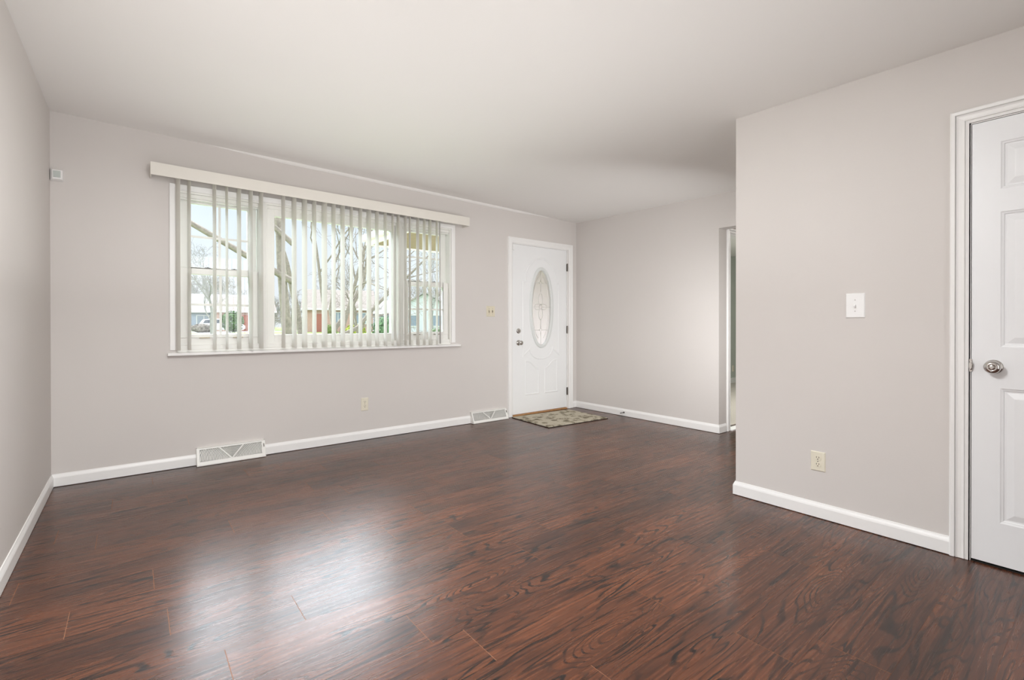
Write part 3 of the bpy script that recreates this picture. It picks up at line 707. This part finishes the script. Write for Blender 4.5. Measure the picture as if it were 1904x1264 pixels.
# ------------------------------------------------------------------ floor registers
def register(x0, x1, label, ztop=.132):
    o = empty('floor_register', ((x0+x1)/2, -.04, 0), label, 'floor vent', 'white floor registers along the window wall')
    L_ = x1-x0; D = .070
    def sp(u, t_, h=0.0):                    # slanted face: u along, t 0..1 bottom to top, h outward
        y = -D+(D-.022)*t_; z = .006+(ztop-.010)*t_
        n = Vector((0, -(ztop-.010), (D-.022))).normalized()
        return (x0+u, y+n.y*h, z+n.z*h)
    mb = MB()
    # end caps and rim
    for u in (0, L_-.004):
        pr = [(0.0, .003), (-D, .003), (-D, .020), (-.022, ztop), (0.0, ztop)]
        a_ = [(x0+u, y, z) for y, z in pr]; b_ = [(x0+u+.004, y, z) for y, z in pr]
        mb.grid([a_, b_], closed_u=True); mb.face(a_); mb.face(b_[::-1])
    def strip(u0, u1, t0, t1, h0=-.002, h1=.001):
        p = [sp(u, t_, h) for h in (h0, h1) for u, t_ in ((u0, t0), (u1, t0), (u1, t1), (u0, t1))]
        i = len(mb.v); mb.v += p
        for f in ((0,3,2,1),(4,5,6,7),(0,1,5,4),(1,2,6,5),(2,3,7,6),(3,0,4,7)): mb.f.append(tuple(i+k for k in f)); mb.mi.append(0)
    strip(0, L_, 0, .22); strip(0, L_, .92, 1.0); strip(0, .020, .22, .92); strip(L_-.026, L_, .22, .92)
    mb.box(x0, x1, -.022, 0, ztop-.003, ztop); mb.box(x0, x1, -D-.001, -D+.003, .003, .012)
    mb.build('frame', caulk, o, weld=False)
    mb = MB()
    # dividers
    c0 = L_*.5-.003; H = ztop
    def bar(ua, ta, ub, tb, w=.004, h0=-.008, h1=.001):
        d = Vector((ub-ua, (tb-ta)*H)).normalized(); n = Vector((-d.y, d.x))*w
        p = [sp(u+n.x*s_, t_+n.y*s_/H, h) for h in (h0, h1) for u, t_, s_ in ((ua, ta, 1), (ub, tb, 1), (ub, tb, -1), (ua, ta, -1))]
        i = len(mb.v); mb.v += p
        for f in ((0,3,2,1),(4,5,6,7),(0,1,5,4),(1,2,6,5),(2,3,7,6),(3,0,4,7)): mb.f.append(tuple(i+k for k in f)); mb.mi.append(0)
    bar(c0, .20, c0-.085, .93); bar(c0, .20, c0+.085, .93)
    # concentric louvres, clipped to the opening
    tlo, thi = .22, .92
    k = 0; r = .016
    while r < L_*.5+.05:
        run = []
        for j in range(0, 91):
            a = PI*j/90
            u = c0+r*math.cos(a); t_ = .20+r*math.sin(a)*1.0/H
            inside = .020 < u < L_-.026 and tlo <= t_ <= thi
            if inside: run.append((u, t_))
            if (not inside or j == 90) and len(run) > 1:
                for (ua, ta), (ub, tb) in zip(run[:-1], run[1:]):
                    lean = .0035
                    mb.face([sp(ua, ta, .0005), sp(ub, tb, .0005), sp(ub+lean, tb, -.009), sp(ua+lean, ta, -.009)])
                    mb.face([sp(ua+.0050, ta, .0005), sp(ub+.0050, tb, .0005), sp(ub+lean+.0050, tb, -.009), sp(ua+lean+.0050, ta, -.009)])
                    mb.face([sp(ua, ta, .0005), sp(ub, tb, .0005), sp(ub+.0050, tb, .0005), sp(ua+.0050, ta, .0005)])
                run = []
            elif not inside: run = []
        r += .0105
    mb.build('louvre_grille', caulk, o, weld=False)
    mb = MB(); mb.face([sp(.004, .05, -.014), sp(L_-.004, .05, -.014), sp(L_-.004, .95, -.014), sp(.004, .95, -.014)]); mb.build('damper', mat('damper_grey', (196, 195, 190), .5), o)
    mb = MB(); mb.box(0, .006, 0, .006, 0, .02); 
    mb.v = [sp(L_-.014+x, .60+z*10, .001+y) for x, y, z in mb.v]; mb.build('damper_lever', steel_m, o)
    return o
register(.820, 1.302, 'white floor register with sunburst louvres at the left, below the window', .134)
register(3.372, 3.862, 'white floor register with sunburst louvres at the front door casing', .122)

# ------------------------------------------------------------------ doormat
def mat_material():
    m = bpy.data.materials.new('mat_pattern'); m.use_nodes = True; t = m.node_tree; N = t.nodes; L = t.links; b = N['Principled BSDF']
    tcn = N.new('ShaderNodeTexCoord'); v = N.new('ShaderNodeTexVoronoi'); v.feature = 'SMOOTH_F1'; v.inputs['Scale'].default_value = 13.0
    n = N.new('ShaderNodeTexNoise'); n.inputs['Scale'].default_value = 34; n.inputs['Detail'].default_value = 4; n.inputs['Distortion'].default_value = 1.5
    mxn = N.new('ShaderNodeMath'); mxn.operation = 'ADD'; r = N.new('ShaderNodeValToRGB')
    L.new(tcn.outputs['Object'], v.inputs['Vector']); L.new(tcn.outputs['Object'], n.inputs['Vector'])
    L.new(v.outputs['Distance'], mxn.inputs[0]); L.new(n.outputs['Fac'], mxn.inputs[1]); L.new(mxn.outputs[0], r.inputs[0])
    cr2 = r.color_ramp; cr2.elements[0].position = .62; cr2.elements[0].color = lin((118, 110, 94))+(1,); cr2.elements[1].position = .95; cr2.elements[1].color = lin((190, 182, 164))+(1,)
    e2 = cr2.elements.new(.78); e2.color = lin((136, 128, 110))+(1,); e3 = cr2.elements.new(.82); e3.color = lin((168, 159, 140))+(1,)
    L.new(r.outputs[0], b.inputs['Base Color']); b.inputs['Roughness'].default_value = .95; b.inputs['Specular IOR Level'].default_value = .1
    return m
mo = empty('doormat', (4.35, -.415, 0), 'taupe leaf patterned doormat lying in front of the front door', 'doormat', rz=-0.06)
mb = MB(); mb.box(-.44, .44, -.335, .335, .003, .012); mb.build('mat_top', mat_material(), mo, bevel=.002, seg=1)
mb = MB(); mb.box(-.445, .445, -.340, .340, 0.0005, .006); mb.build('rubber_backing', mat('black_rubber', (34, 28, 24), .8), mo)
# door stop on the baseboard
st = empty('door_stop', (XR-.013, -.80, .045), 'small spring door stop on the baseboard right of the doormat', 'door stop')
mb = MB(); mb.lathe([(0, .010), (.004, .010), (.006, .006)], (XR-.0125, -.80, .045), (-1, 0, 0), 14)
mb.tube([(XR-.018-.05*k/60, -.80+.0045*math.cos(k*.9), .045+.0045*math.sin(k*.9)) for k in range(61)], .0011, 5)
mb.build('spring', steel_m, st)
mb = MB(); mb.lathe([(0, .006), (.010, .0065), (.012, .005)], (XR-.068, -.80, .045), (-1, 0, 0), 12); mb.build('rubber_tip', mat('tip_dark', (80, 76, 72), .6), st)

#OUTSIDE
# ------------------------------------------------------------------ outside
def at(u, D, z=0.0):
    a = YAW+math.atan((u-952)/FPX); return Vector((CAM.x+D*math.sin(a), CAM.y+D*math.cos(a), z))
def gz(y): return -0.35+0.60*max(0.0, min(1.0, (y-3)/50.0))
grass_m = mat('winter_lawn', (120, 136, 82), 0.95, var=0.22, scale=1.4, spec=0.1)
asph_m = mat('asphalt', (134, 136, 140), 0.9, var=0.06, scale=2)
conc_m = mat('concrete', (160, 159, 156), 0.9, var=0.05, scale=2)
bark_m = mat('bark', (130, 122, 112), 0.95, var=0.25, scale=14, spec=0.1)
bark_pale = mat('bark_grey', (140, 136, 135), 0.95, var=0.15, scale=14, spec=0.1)
mb = MB(); rows = []
for y in [.14, 3, 8, 15, 25, 38, 53, 58, 75, 110, 170]:
    rows.append([(x, y, gz(y)) for x in (-70, -20, 0, 10, 30, 60, 160)])
mb.grid(rows); struct(mb.build('lawn', grass_m), 'green winter lawn in front of the house', 'lawn')
mb = MB(); mb.box(-70, 160, 57.5, 65.0, .20, .265); struct(mb.build('street', asph_m), 'grey street beyond the lawn', 'street')
mb = MB(); rows = [[(x, y, gz(y)+.02) for x in (5.6, 8.6)] for y in (3.4, 8, 15, 25, 38, 53, 57.5)]; mb.grid(rows)
struct(mb.build('driveway', conc_m), 'pale concrete driveway running to the street', 'driveway')
# porch roof over the front door
soffit_m = mat('soffit_brown', (150, 126, 108), .8, var=.05)
mb = MB(); mb.box(3.46, 5.9, .14, 3.05, 2.40, 2.43)
pr = struct(empty('porch_roof', (4.6, 1.6, 2.4)), 'porch roof with a white gutter outside the window', 'porch roof')
mb.build('soffit', soffit_m, pr)
mb = MB(); mb.box(3.40, 3.46, .14, 3.11, 2.38, 2.52); mb.box(3.46, 5.96, 3.05, 3.11, 2.38, 2.52); mb.box(3.32, 3.40, .14, 3.15, 2.44, 2.53)
mb.build('gutter', trim_m, pr, bevel=.006)
mb = MB(); a_ = [(3.40, .14, 2.52), (3.40, 3.11, 2.52), (5.96, 3.11, 2.52), (5.96, .14, 2.52)]; b_ = [(4.4, .14, 3.1), (4.6, 1.9, 3.1), (4.9, 1.9, 3.1), (5.0, .14, 3.1)]
mb.grid([a_, b_], closed_u=True); mb.face(b_); mb.build('shingles', mat('shingle_grey', (132, 126, 122), .9, var=.15, scale=20), pr)
mb = MB(); mb.box(5.70, 5.82, 2.90, 3.02, -.30, 2.40); mb.build('post', trim_m, pr, bevel=.01)
mb = MB(); mb.box(3.5, 5.9, .14, 3.0, -.34, -.06); struct(mb.build('porch_slab', conc_m), 'concrete porch slab outside the front door', 'porch')

outside_white = mat('weathered_white', (205, 205, 203), .6, var=.05)
# trees ----------------------------------------------------------------
def tree_mesh(seed, height, r0, spread=.55, levels=4, kids=5, lean=(0, 0), trunk_frac=.55, min_r=.006, limbs=None, updraft=.25):
    rnd = random.Random(seed); tr = MB(); tw = MB()
    def branch(p, d, L_, r, lev):
        segs = 6 if lev == 0 else (5 if lev == 1 else (4 if lev == 2 else 3))
        pts = [p.copy()]; rads = [r]; dd = d.copy()
        for k in range(segs):
            j = .07 if lev == 0 else .20
            dd = (dd+Vector((rnd.gauss(0, j), rnd.gauss(0, j), rnd.gauss(0, j)+updraft*.12*(lev > 0)))).normalized()
            pts.append(pts[-1]+dd*L_/segs); rads.append(max(min_r, r*(1-.72*(k+1)/segs)))
        (tr if lev <= 1 else tw).tube(pts, rads, 8 if lev == 0 else (5 if lev == 1 else 3), cap=False)
        if lev >= levels: return
        nk = kids+(2 if lev == 0 else 0) if lev < 3 else kids-1
        for c in range(nk):
            t_ = (trunk_frac if lev == 0 else .25)+(1-(trunk_frac if lev == 0 else .25))*(c+rnd.random()*.8)/nk
            q = t_*segs; i = min(segs-1, int(q)); f_ = q-i
            pp = pts[i].lerp(pts[i+1], f_); rr_ = rads[i]*(1-f_)+rads[i+1]*f_
            ax = (pts[i+1]-pts[i]).normalized()
            per = ax.orthogonal().normalized(); per.rotate(Matrix.Rotation(rnd.random()*2*PI, 3, ax))
            s_ = spread*rnd.uniform(.7, 1.35)
            nd_ = (ax*math.cos(s_)+per*math.sin(s_)).normalized()
            branch(pp, nd_, L_*rnd.uniform(.42, .68), max(min_r, rr_*rnd.uniform(.5, .75)), lev+1)
    if limbs:
        for (p, d, L_, r) in limbs: branch(Vector(p), Vector(d).normalized(), L_, r, 1)
    branch(Vector((0, 0, -.15)), Vector((lean[0], lean[1], 1)).normalized(), height, r0, 0)
    return tr, tw
def tree(name, loc, label, seed, *a, m=None, group=None, **k):
    m = m or bark_m
    o = empty(name, loc, label, 'tree', group)
    tr, tw = tree_mesh(seed, *a, **k)
    x = tr.build('trunk', m, None, weld=False, smooth=True); y = tw.build('twigs', m, None, weld=False)
    for q in (x, y): q.parent = o
    return o
def copy_tree(o, loc, rz, sc, label=None):
    r = o.copy(); COL.objects.link(r); r.location = loc; r.rotation_euler = (0, 0, rz); r.scale = (sc, sc, sc)
    if label: r['label'] = label
    for ch in list(o.children):
        c = ch.copy(); COL.objects.link(c); c.parent = r
    return r
RIGHT = Vector((math.cos(YAW-.45), -math.sin(YAW-.45), 0))
def gl(u, D):
    p = at(u, D); p.z = gz(p.y); return p
R3 = lambda s_, up: (RIGHT.x*s_, RIGHT.y*s_, up)
tree('bare_tree', gl(545, 12.5), 'thick bare trunk with long limbs sweeping left across the side window', 11, 9, .13, .75, 4, 4, trunk_frac=.45, lean=(.02, 0),
     limbs=[((0, 0, 2.4), R3(-1.0, .50), 6.5, .085), ((0, 0, 3.3), R3(-1.0, .70), 6.5, .07), ((0, 0, 4.6), R3(-.9, .8), 5.5, .06)])
tree('bare_tree', gl(566, 25), 'slim bare trunk leaning left beside the thickest trunk', 12, 13, .16, .45, 4, 4, lean=(-.05, 0), trunk_frac=.55)
tree('bare_tree', gl(604, 33), 'bare tree with a straight trunk in the middle of the picture window', 13, 11, .13, .5, 3, 5, lean=(.04, .0), trunk_frac=.42)
tree('bare_tree', gl(622, 21), 'low forked bare tree with heavy limbs rising to the right', 14, 7, .11, .6, 4, 4, trunk_frac=.3, lean=R3(.25, 0)[:2],
     limbs=[((0, 0, .7), R3(.95, .92), 5.5, .11), ((0, 0, 1.1), R3(.62, 1.0), 5.5, .10), ((0, 0, .9), R3(-.35, 1.0), 5, .08)])
tree('bare_tree', gl(394, 36), 'small bare tree with a wide fan of branches in the left window', 15, 4.2, .13, .6, 4, 5, trunk_frac=.3, m=bark_pale)
tree('bare_tree', gl(806, 45), 'narrow bare tree standing upright behind the right side window', 16, 8, .09, .4, 3, 6, trunk_frac=.15, m=bark_pale)
tree('bare_tree', gl(668, 30), 'bare bushy tree behind the yellow green shrub', 17, 3.6, .10, .6, 4, 5, trunk_frac=.15)
FARLBL = 'bare grey winter tree in the distant row behind the houses'
far = [tree('winter_tree', gl(318, 104), FARLBL, 21, 6.0, .2, .6, 4, 6, trunk_frac=.12, min_r=.017, m=bark_pale, group='distant row of winter trees')]
far.append(tree('winter_tree', gl(480, 96), FARLBL, 22, 5.6, .18, .65, 4, 6, trunk_frac=.1, min_r=.017, m=bark_m, group='distant row of winter trees'))
rnd = random.Random(5)
for k in (0, 1, 2, 4, 5, 6, 7, 8, 9, 10, 11, 12, 13, 14):
    u = 372+k*34+rnd.uniform(-5, 5)
    copy_tree(far[k % 2], gl(u, 100+14*(k % 3)), rnd.random()*6.28, rnd.uniform(.8, 1.1))

# shrubs ---------------------------------------------------------------
def shrub(u, D, w, h, rgb, label, seed, n=900, nm='shrub'):
    rnd = random.Random(seed); p = gl(u, D); o = empty(nm, p, label, 'shrub')
    st_ = MB()
    for k in range(9):
        a = rnd.random()*6.28; st_.tube([(0.1*math.cos(a)*w, .1*math.sin(a)*w, -.1), (w*.3*math.cos(a), w*.3*math.sin(a), h*.7)], [.02, .008], 5)
    lf = MB()
    for k in range(n):
        d = Vector((rnd.gauss(0, 1), rnd.gauss(0, 1), rnd.gauss(0, 1))).normalized()
        f = 1+.18*mnoise.noise(d*2.3+Vector((seed, 0, 0))); rr_ = rnd.uniform(.72, 1.0)*f
        c = Vector((d.x*w/2*rr_, d.y*w/2*rr_, h*.52+d.z*h/2*rr_)); c.z = max(.03, c.z)
        s_ = rnd.uniform(.06, .12)*max(w, h)/1.4; t1 = d.orthogonal().normalized(); t1.rotate(Matrix.Rotation(rnd.random()*6.28, 3, d)); t2 = d.cross(t1)
        nn = d*rnd.uniform(-.5, .5)
        lf.face([c+t1*s_, c+t2*s_*.55+nn*s_, c-t1*s_, c-t2*s_*.55+nn*s_])
    a = st_.build('stems', bark_m, None); b = lf.build('foliage', mat('leaf_%d_%d_%d' % rgb, rgb, .8, var=.3, scale=6, spec=.2), None, weld=False)
    a.parent = o; b.parent = o
shrub(660, 38, 1.6, 1.15, (150, 158, 62), 'yellow green shrub low in the picture window', 1)
shrub(714, 33, 1.5, 1.75, (104, 130, 98), 'tall green shrub at the right end of the picture window', 2)
shrub(432, 58, 2.2, 2.3, (84, 106, 70), 'rounded dark green shrub behind the parked car', 3)
shrub(614, 41, 1.1, 1.1, (112, 126, 76), 'small olive shrub beside the brick house', 4)
shrub(812, 30, 1.1, 1.0, (112, 132, 98), 'low green shrub behind the right side window', 5)
shrub(376, 60, 2.2, .9, (128, 120, 112), 'low brownish shrub left of the parked car', 6)

# houses ---------------------------------------------------------------
def house(u, D, w, d, hw_, hr, wall_mat, roof_mat, label, wins, door=None, gable=False, rz=0.0):
    p = gl(u, D); o = empty('house', p, label, 'house', rz=rz)
    def add(mb, nm, m, **k):
        q = mb.build(nm, m, None, **k); q.parent = o; return q
    mb = MB(); mb.box(-w/2, w/2, 0, d, -.3, hw_)
    if gable: mb.grid([[(-w/2, 0, hw_), (w/2, 0, hw_), (0, 0, hr)], [(-w/2, d, hw_), (w/2, d, hw_), (0, d, hr)]], closed_u=True); mb.face([(-w/2, 0, hw_), (w/2, 0, hw_), (0, 0, hr)])
    else:
        for x in (-w/2, w/2): mb.face([(x, 0, hw_), (x, d, hw_), (x, d/2, hr)])
    add(mb, 'walls', wall_mat, weld=False)
    mb = MB(); e_ = .45; t_ = .14
    if gable: a = [(-w/2-e_, hw_-.25), (0, hr+.05), (w/2+e_, hw_-.25)]; prof = a+[(x, z+t_) for x, z in a[::-1]]; r0_ = [(x, -e_, z) for x, z in prof]; r1_ = [(x, d+e_, z) for x, z in prof]
    else: a = [(-e_, hw_-.12), (d/2, hr+.05), (d+e_, hw_-.12)]; prof = a+[(x, z+t_) for x, z in a[::-1]]; r0_ = [(-w/2-e_, y, z) for y, z in prof]; r1_ = [(w/2+e_, y, z) for y, z in prof]
    mb.grid([r0_, r1_], closed_u=True)
    for r_ in (r0_, r1_): mb.face([r_[0], r_[1], r_[4], r_[5]]); mb.face([r_[1], r_[2], r_[3], r_[4]])
    add(mb, 'roof', roof_mat, weld=False)
    if not gable:
        mb = MB(); mb.box(-w/2-e_, w/2+e_, -e_-.06, -e_, hw_-.16, hw_+.04); add(mb, 'gutter', outside_white)
    for (x, z, ww, hh) in wins:
        mb = MB(); rect_frame(mb, x-ww/2-.09, x+ww/2+.09, z-hh/2-.09, z+hh/2+.09, -.08, .0, .09, .09, .09, .09); mb.box(x-.03, x+.03, -.06, 0, z-hh/2, z+hh/2); f_ = add(mb, 'window', outside_white)
        mb = MB(); mb.box(x-ww/2, x+ww/2, -.03, -.005, z-hh/2, z+hh/2); g_ = mb.build('pane', mat('far_pane', (120, 132, 146), .15, var=.05), None); g_.parent = f_
    if door:
        mb = MB(); mb.box(door-.5, door+.5, -.07, 0, 0, 2.1); mb.box(door-.38, door+.38, -.09, -.07, .15, 1.95); add(mb, 'door', mat('far_door', (150, 92, 78), .6))
    return o
roof_grey = mat('roof_grey', (150, 148, 148), .9, var=.1, scale=3); roof_brown = mat('roof_brown', (132, 122, 116), .9, var=.1, scale=3)
side_blue = mat('siding_blue', (140, 150, 166), .8, var=.04, scale=2); side_pale = mat('siding_pale', (190, 193, 198), .8, var=.03, scale=2); side_grey = mat('siding_grey', (146, 146, 150), .8, var=.04, scale=2)
brick_m = mat('pink_brick', (174, 144, 132), .9, var=.12, scale=9)
house(404, 80, 12.5, 8, 2.7, 5.2, side_blue, roof_grey, 'long blue grey house with a pale roof seen through the left window', [(-4.3, 1.5, 1.4, 1.2), (-1.6, 1.5, 1.6, 1.2), (4.4, 1.5, 1.4, 1.2)], 1.4, rz=-.12)
house(456, 72, 6.5, 7, 2.6, 4.4, brick_m, roof_brown, 'small brick house between the left window and the picture window', [(-1.6, 1.5, 1.2, 1.2), (1.8, 1.5, 1.2, 1.2)], 0.2, rz=-.1)
house(632, 60, 7.5, 8, 2.7, 5.0, brick_m, roof_brown, 'pinkish brick house with a low gable behind the forked tree', [(-.2, 1.55, .7, 1.4), (2.3, 1.6, 1.2, 1.2)], -2.4, rz=-.3)
house(703, 76, 7.0, 8, 2.6, 4.6, side_grey, roof_grey, 'grey sided house right of the brick house', [(-1.4, 1.5, 1.3, 1.2), (1.6, 1.5, 1.3, 1.2)], None, rz=-.3)
house(790, 52, 6.5, 7, 2.5, 4.3, side_pale, roof_grey, 'pale sided house with a gable facing the right side window', [(-1.5, 1.4, 1.2, 1.1), (1.3, 1.4, 1.2, 1.1)], None, gable=True, rz=-.45)

# parked car -----------------------------------------------------------
cp = at(413, 66); cp.z = .265
car = empty('car', cp, 'pale parked car on the street behind the left window', 'car', rz=0.0)
def addc(mb, nm, m, par=None, **k):
    q = mb.build(nm, m, None, **k); q.parent = par or car; return q
paint = mat('car_paint', (200, 198, 200), .25, var=.02); tint = mat('car_glass', (52, 58, 66), .1, var=.03); tyre = mat('tyre', (42, 42, 44), .9)
side = [(-2.30, .38), (-2.33, .62), (-2.28, .92), (-1.9, 1.02), (1.0, 1.00), (2.0, .88), (2.28, .70), (2.30, .40), (2.1, .24), (1.85, .24), (-1.9, .24)]
mb = MB(); rows = []
for y, s_ in ((-.90, .97), (-.86, 1.0), (.86, 1.0), (.90, .97)): rows.append([(x*s_, y, .24+(z-.24)*s_) for x, z in side])
mb.grid(rows, closed_u=True); mb.face(rows[0]); mb.face(rows[-1][::-1]); addc(mb, 'body', paint, bevel=.02)
cabin = [(-2.18, .98), (-1.85, 1.44), (-1.2, 1.52), (.1, 1.50), (.55, 1.36), (1.15, .98)]
mb = MB(); mb.grid([[(x, y*(1 if z < 1.1 else .84), z) for x, z in cabin] for y in (-.84, .84)], closed_u=True)
for y in (-.84, .84): mb.face([(x, y*(1 if z < 1.1 else .84), z) for x, z in cabin])
addc(mb, 'cabin', paint, bevel=.03)
for q in ([(-1.98, 1.02), (-1.76, 1.38), (-1.15, 1.42), (-1.15, 1.02)], [(-1.05, 1.02), (-1.05, 1.42), (-.35, 1.43), (-.35, 1.02)], [(-.25, 1.02), (-.25, 1.43), (.10, 1.42), (.45, 1.32), (.92, 1.02)]):
    mb = MB(); a = [(x, -.855+.35*(z-.98)*.84, z) for x, z in q]; b = [(x, -.80+.35*(z-.98)*.84, z) for x, z in q]; mb.grid([a, b], closed_u=True); mb.face(a); mb.face(b[::-1]); addc(mb, 'side_window', tint)
mb = MB(); mb.box(-2.345, -2.25, -.86, -.60, .66, .86); addc(mb, 'tail_light', mat('tail_light_red', (170, 40, 40), .3), None)
for x in (-1.42, 1.42):
    for y in (-.86, .70):
        mb = MB(); mb.lathe([(0, .30), (.0, .33), (.16, .33), (.16, .30)], (x, y-.02, .33), (0, 1, 0), 20); w_ = addc(mb, 'wheel', tyre)
        mb = MB(); mb.lathe([(0, .20), (.012, .18), (.012, .05)], (x, y-.02 if y < 0 else y+.14, .33), (0, -1 if y < 0 else 1, 0), 16); h_ = mb.build('hub', chrome_m, None); h_.parent = w_
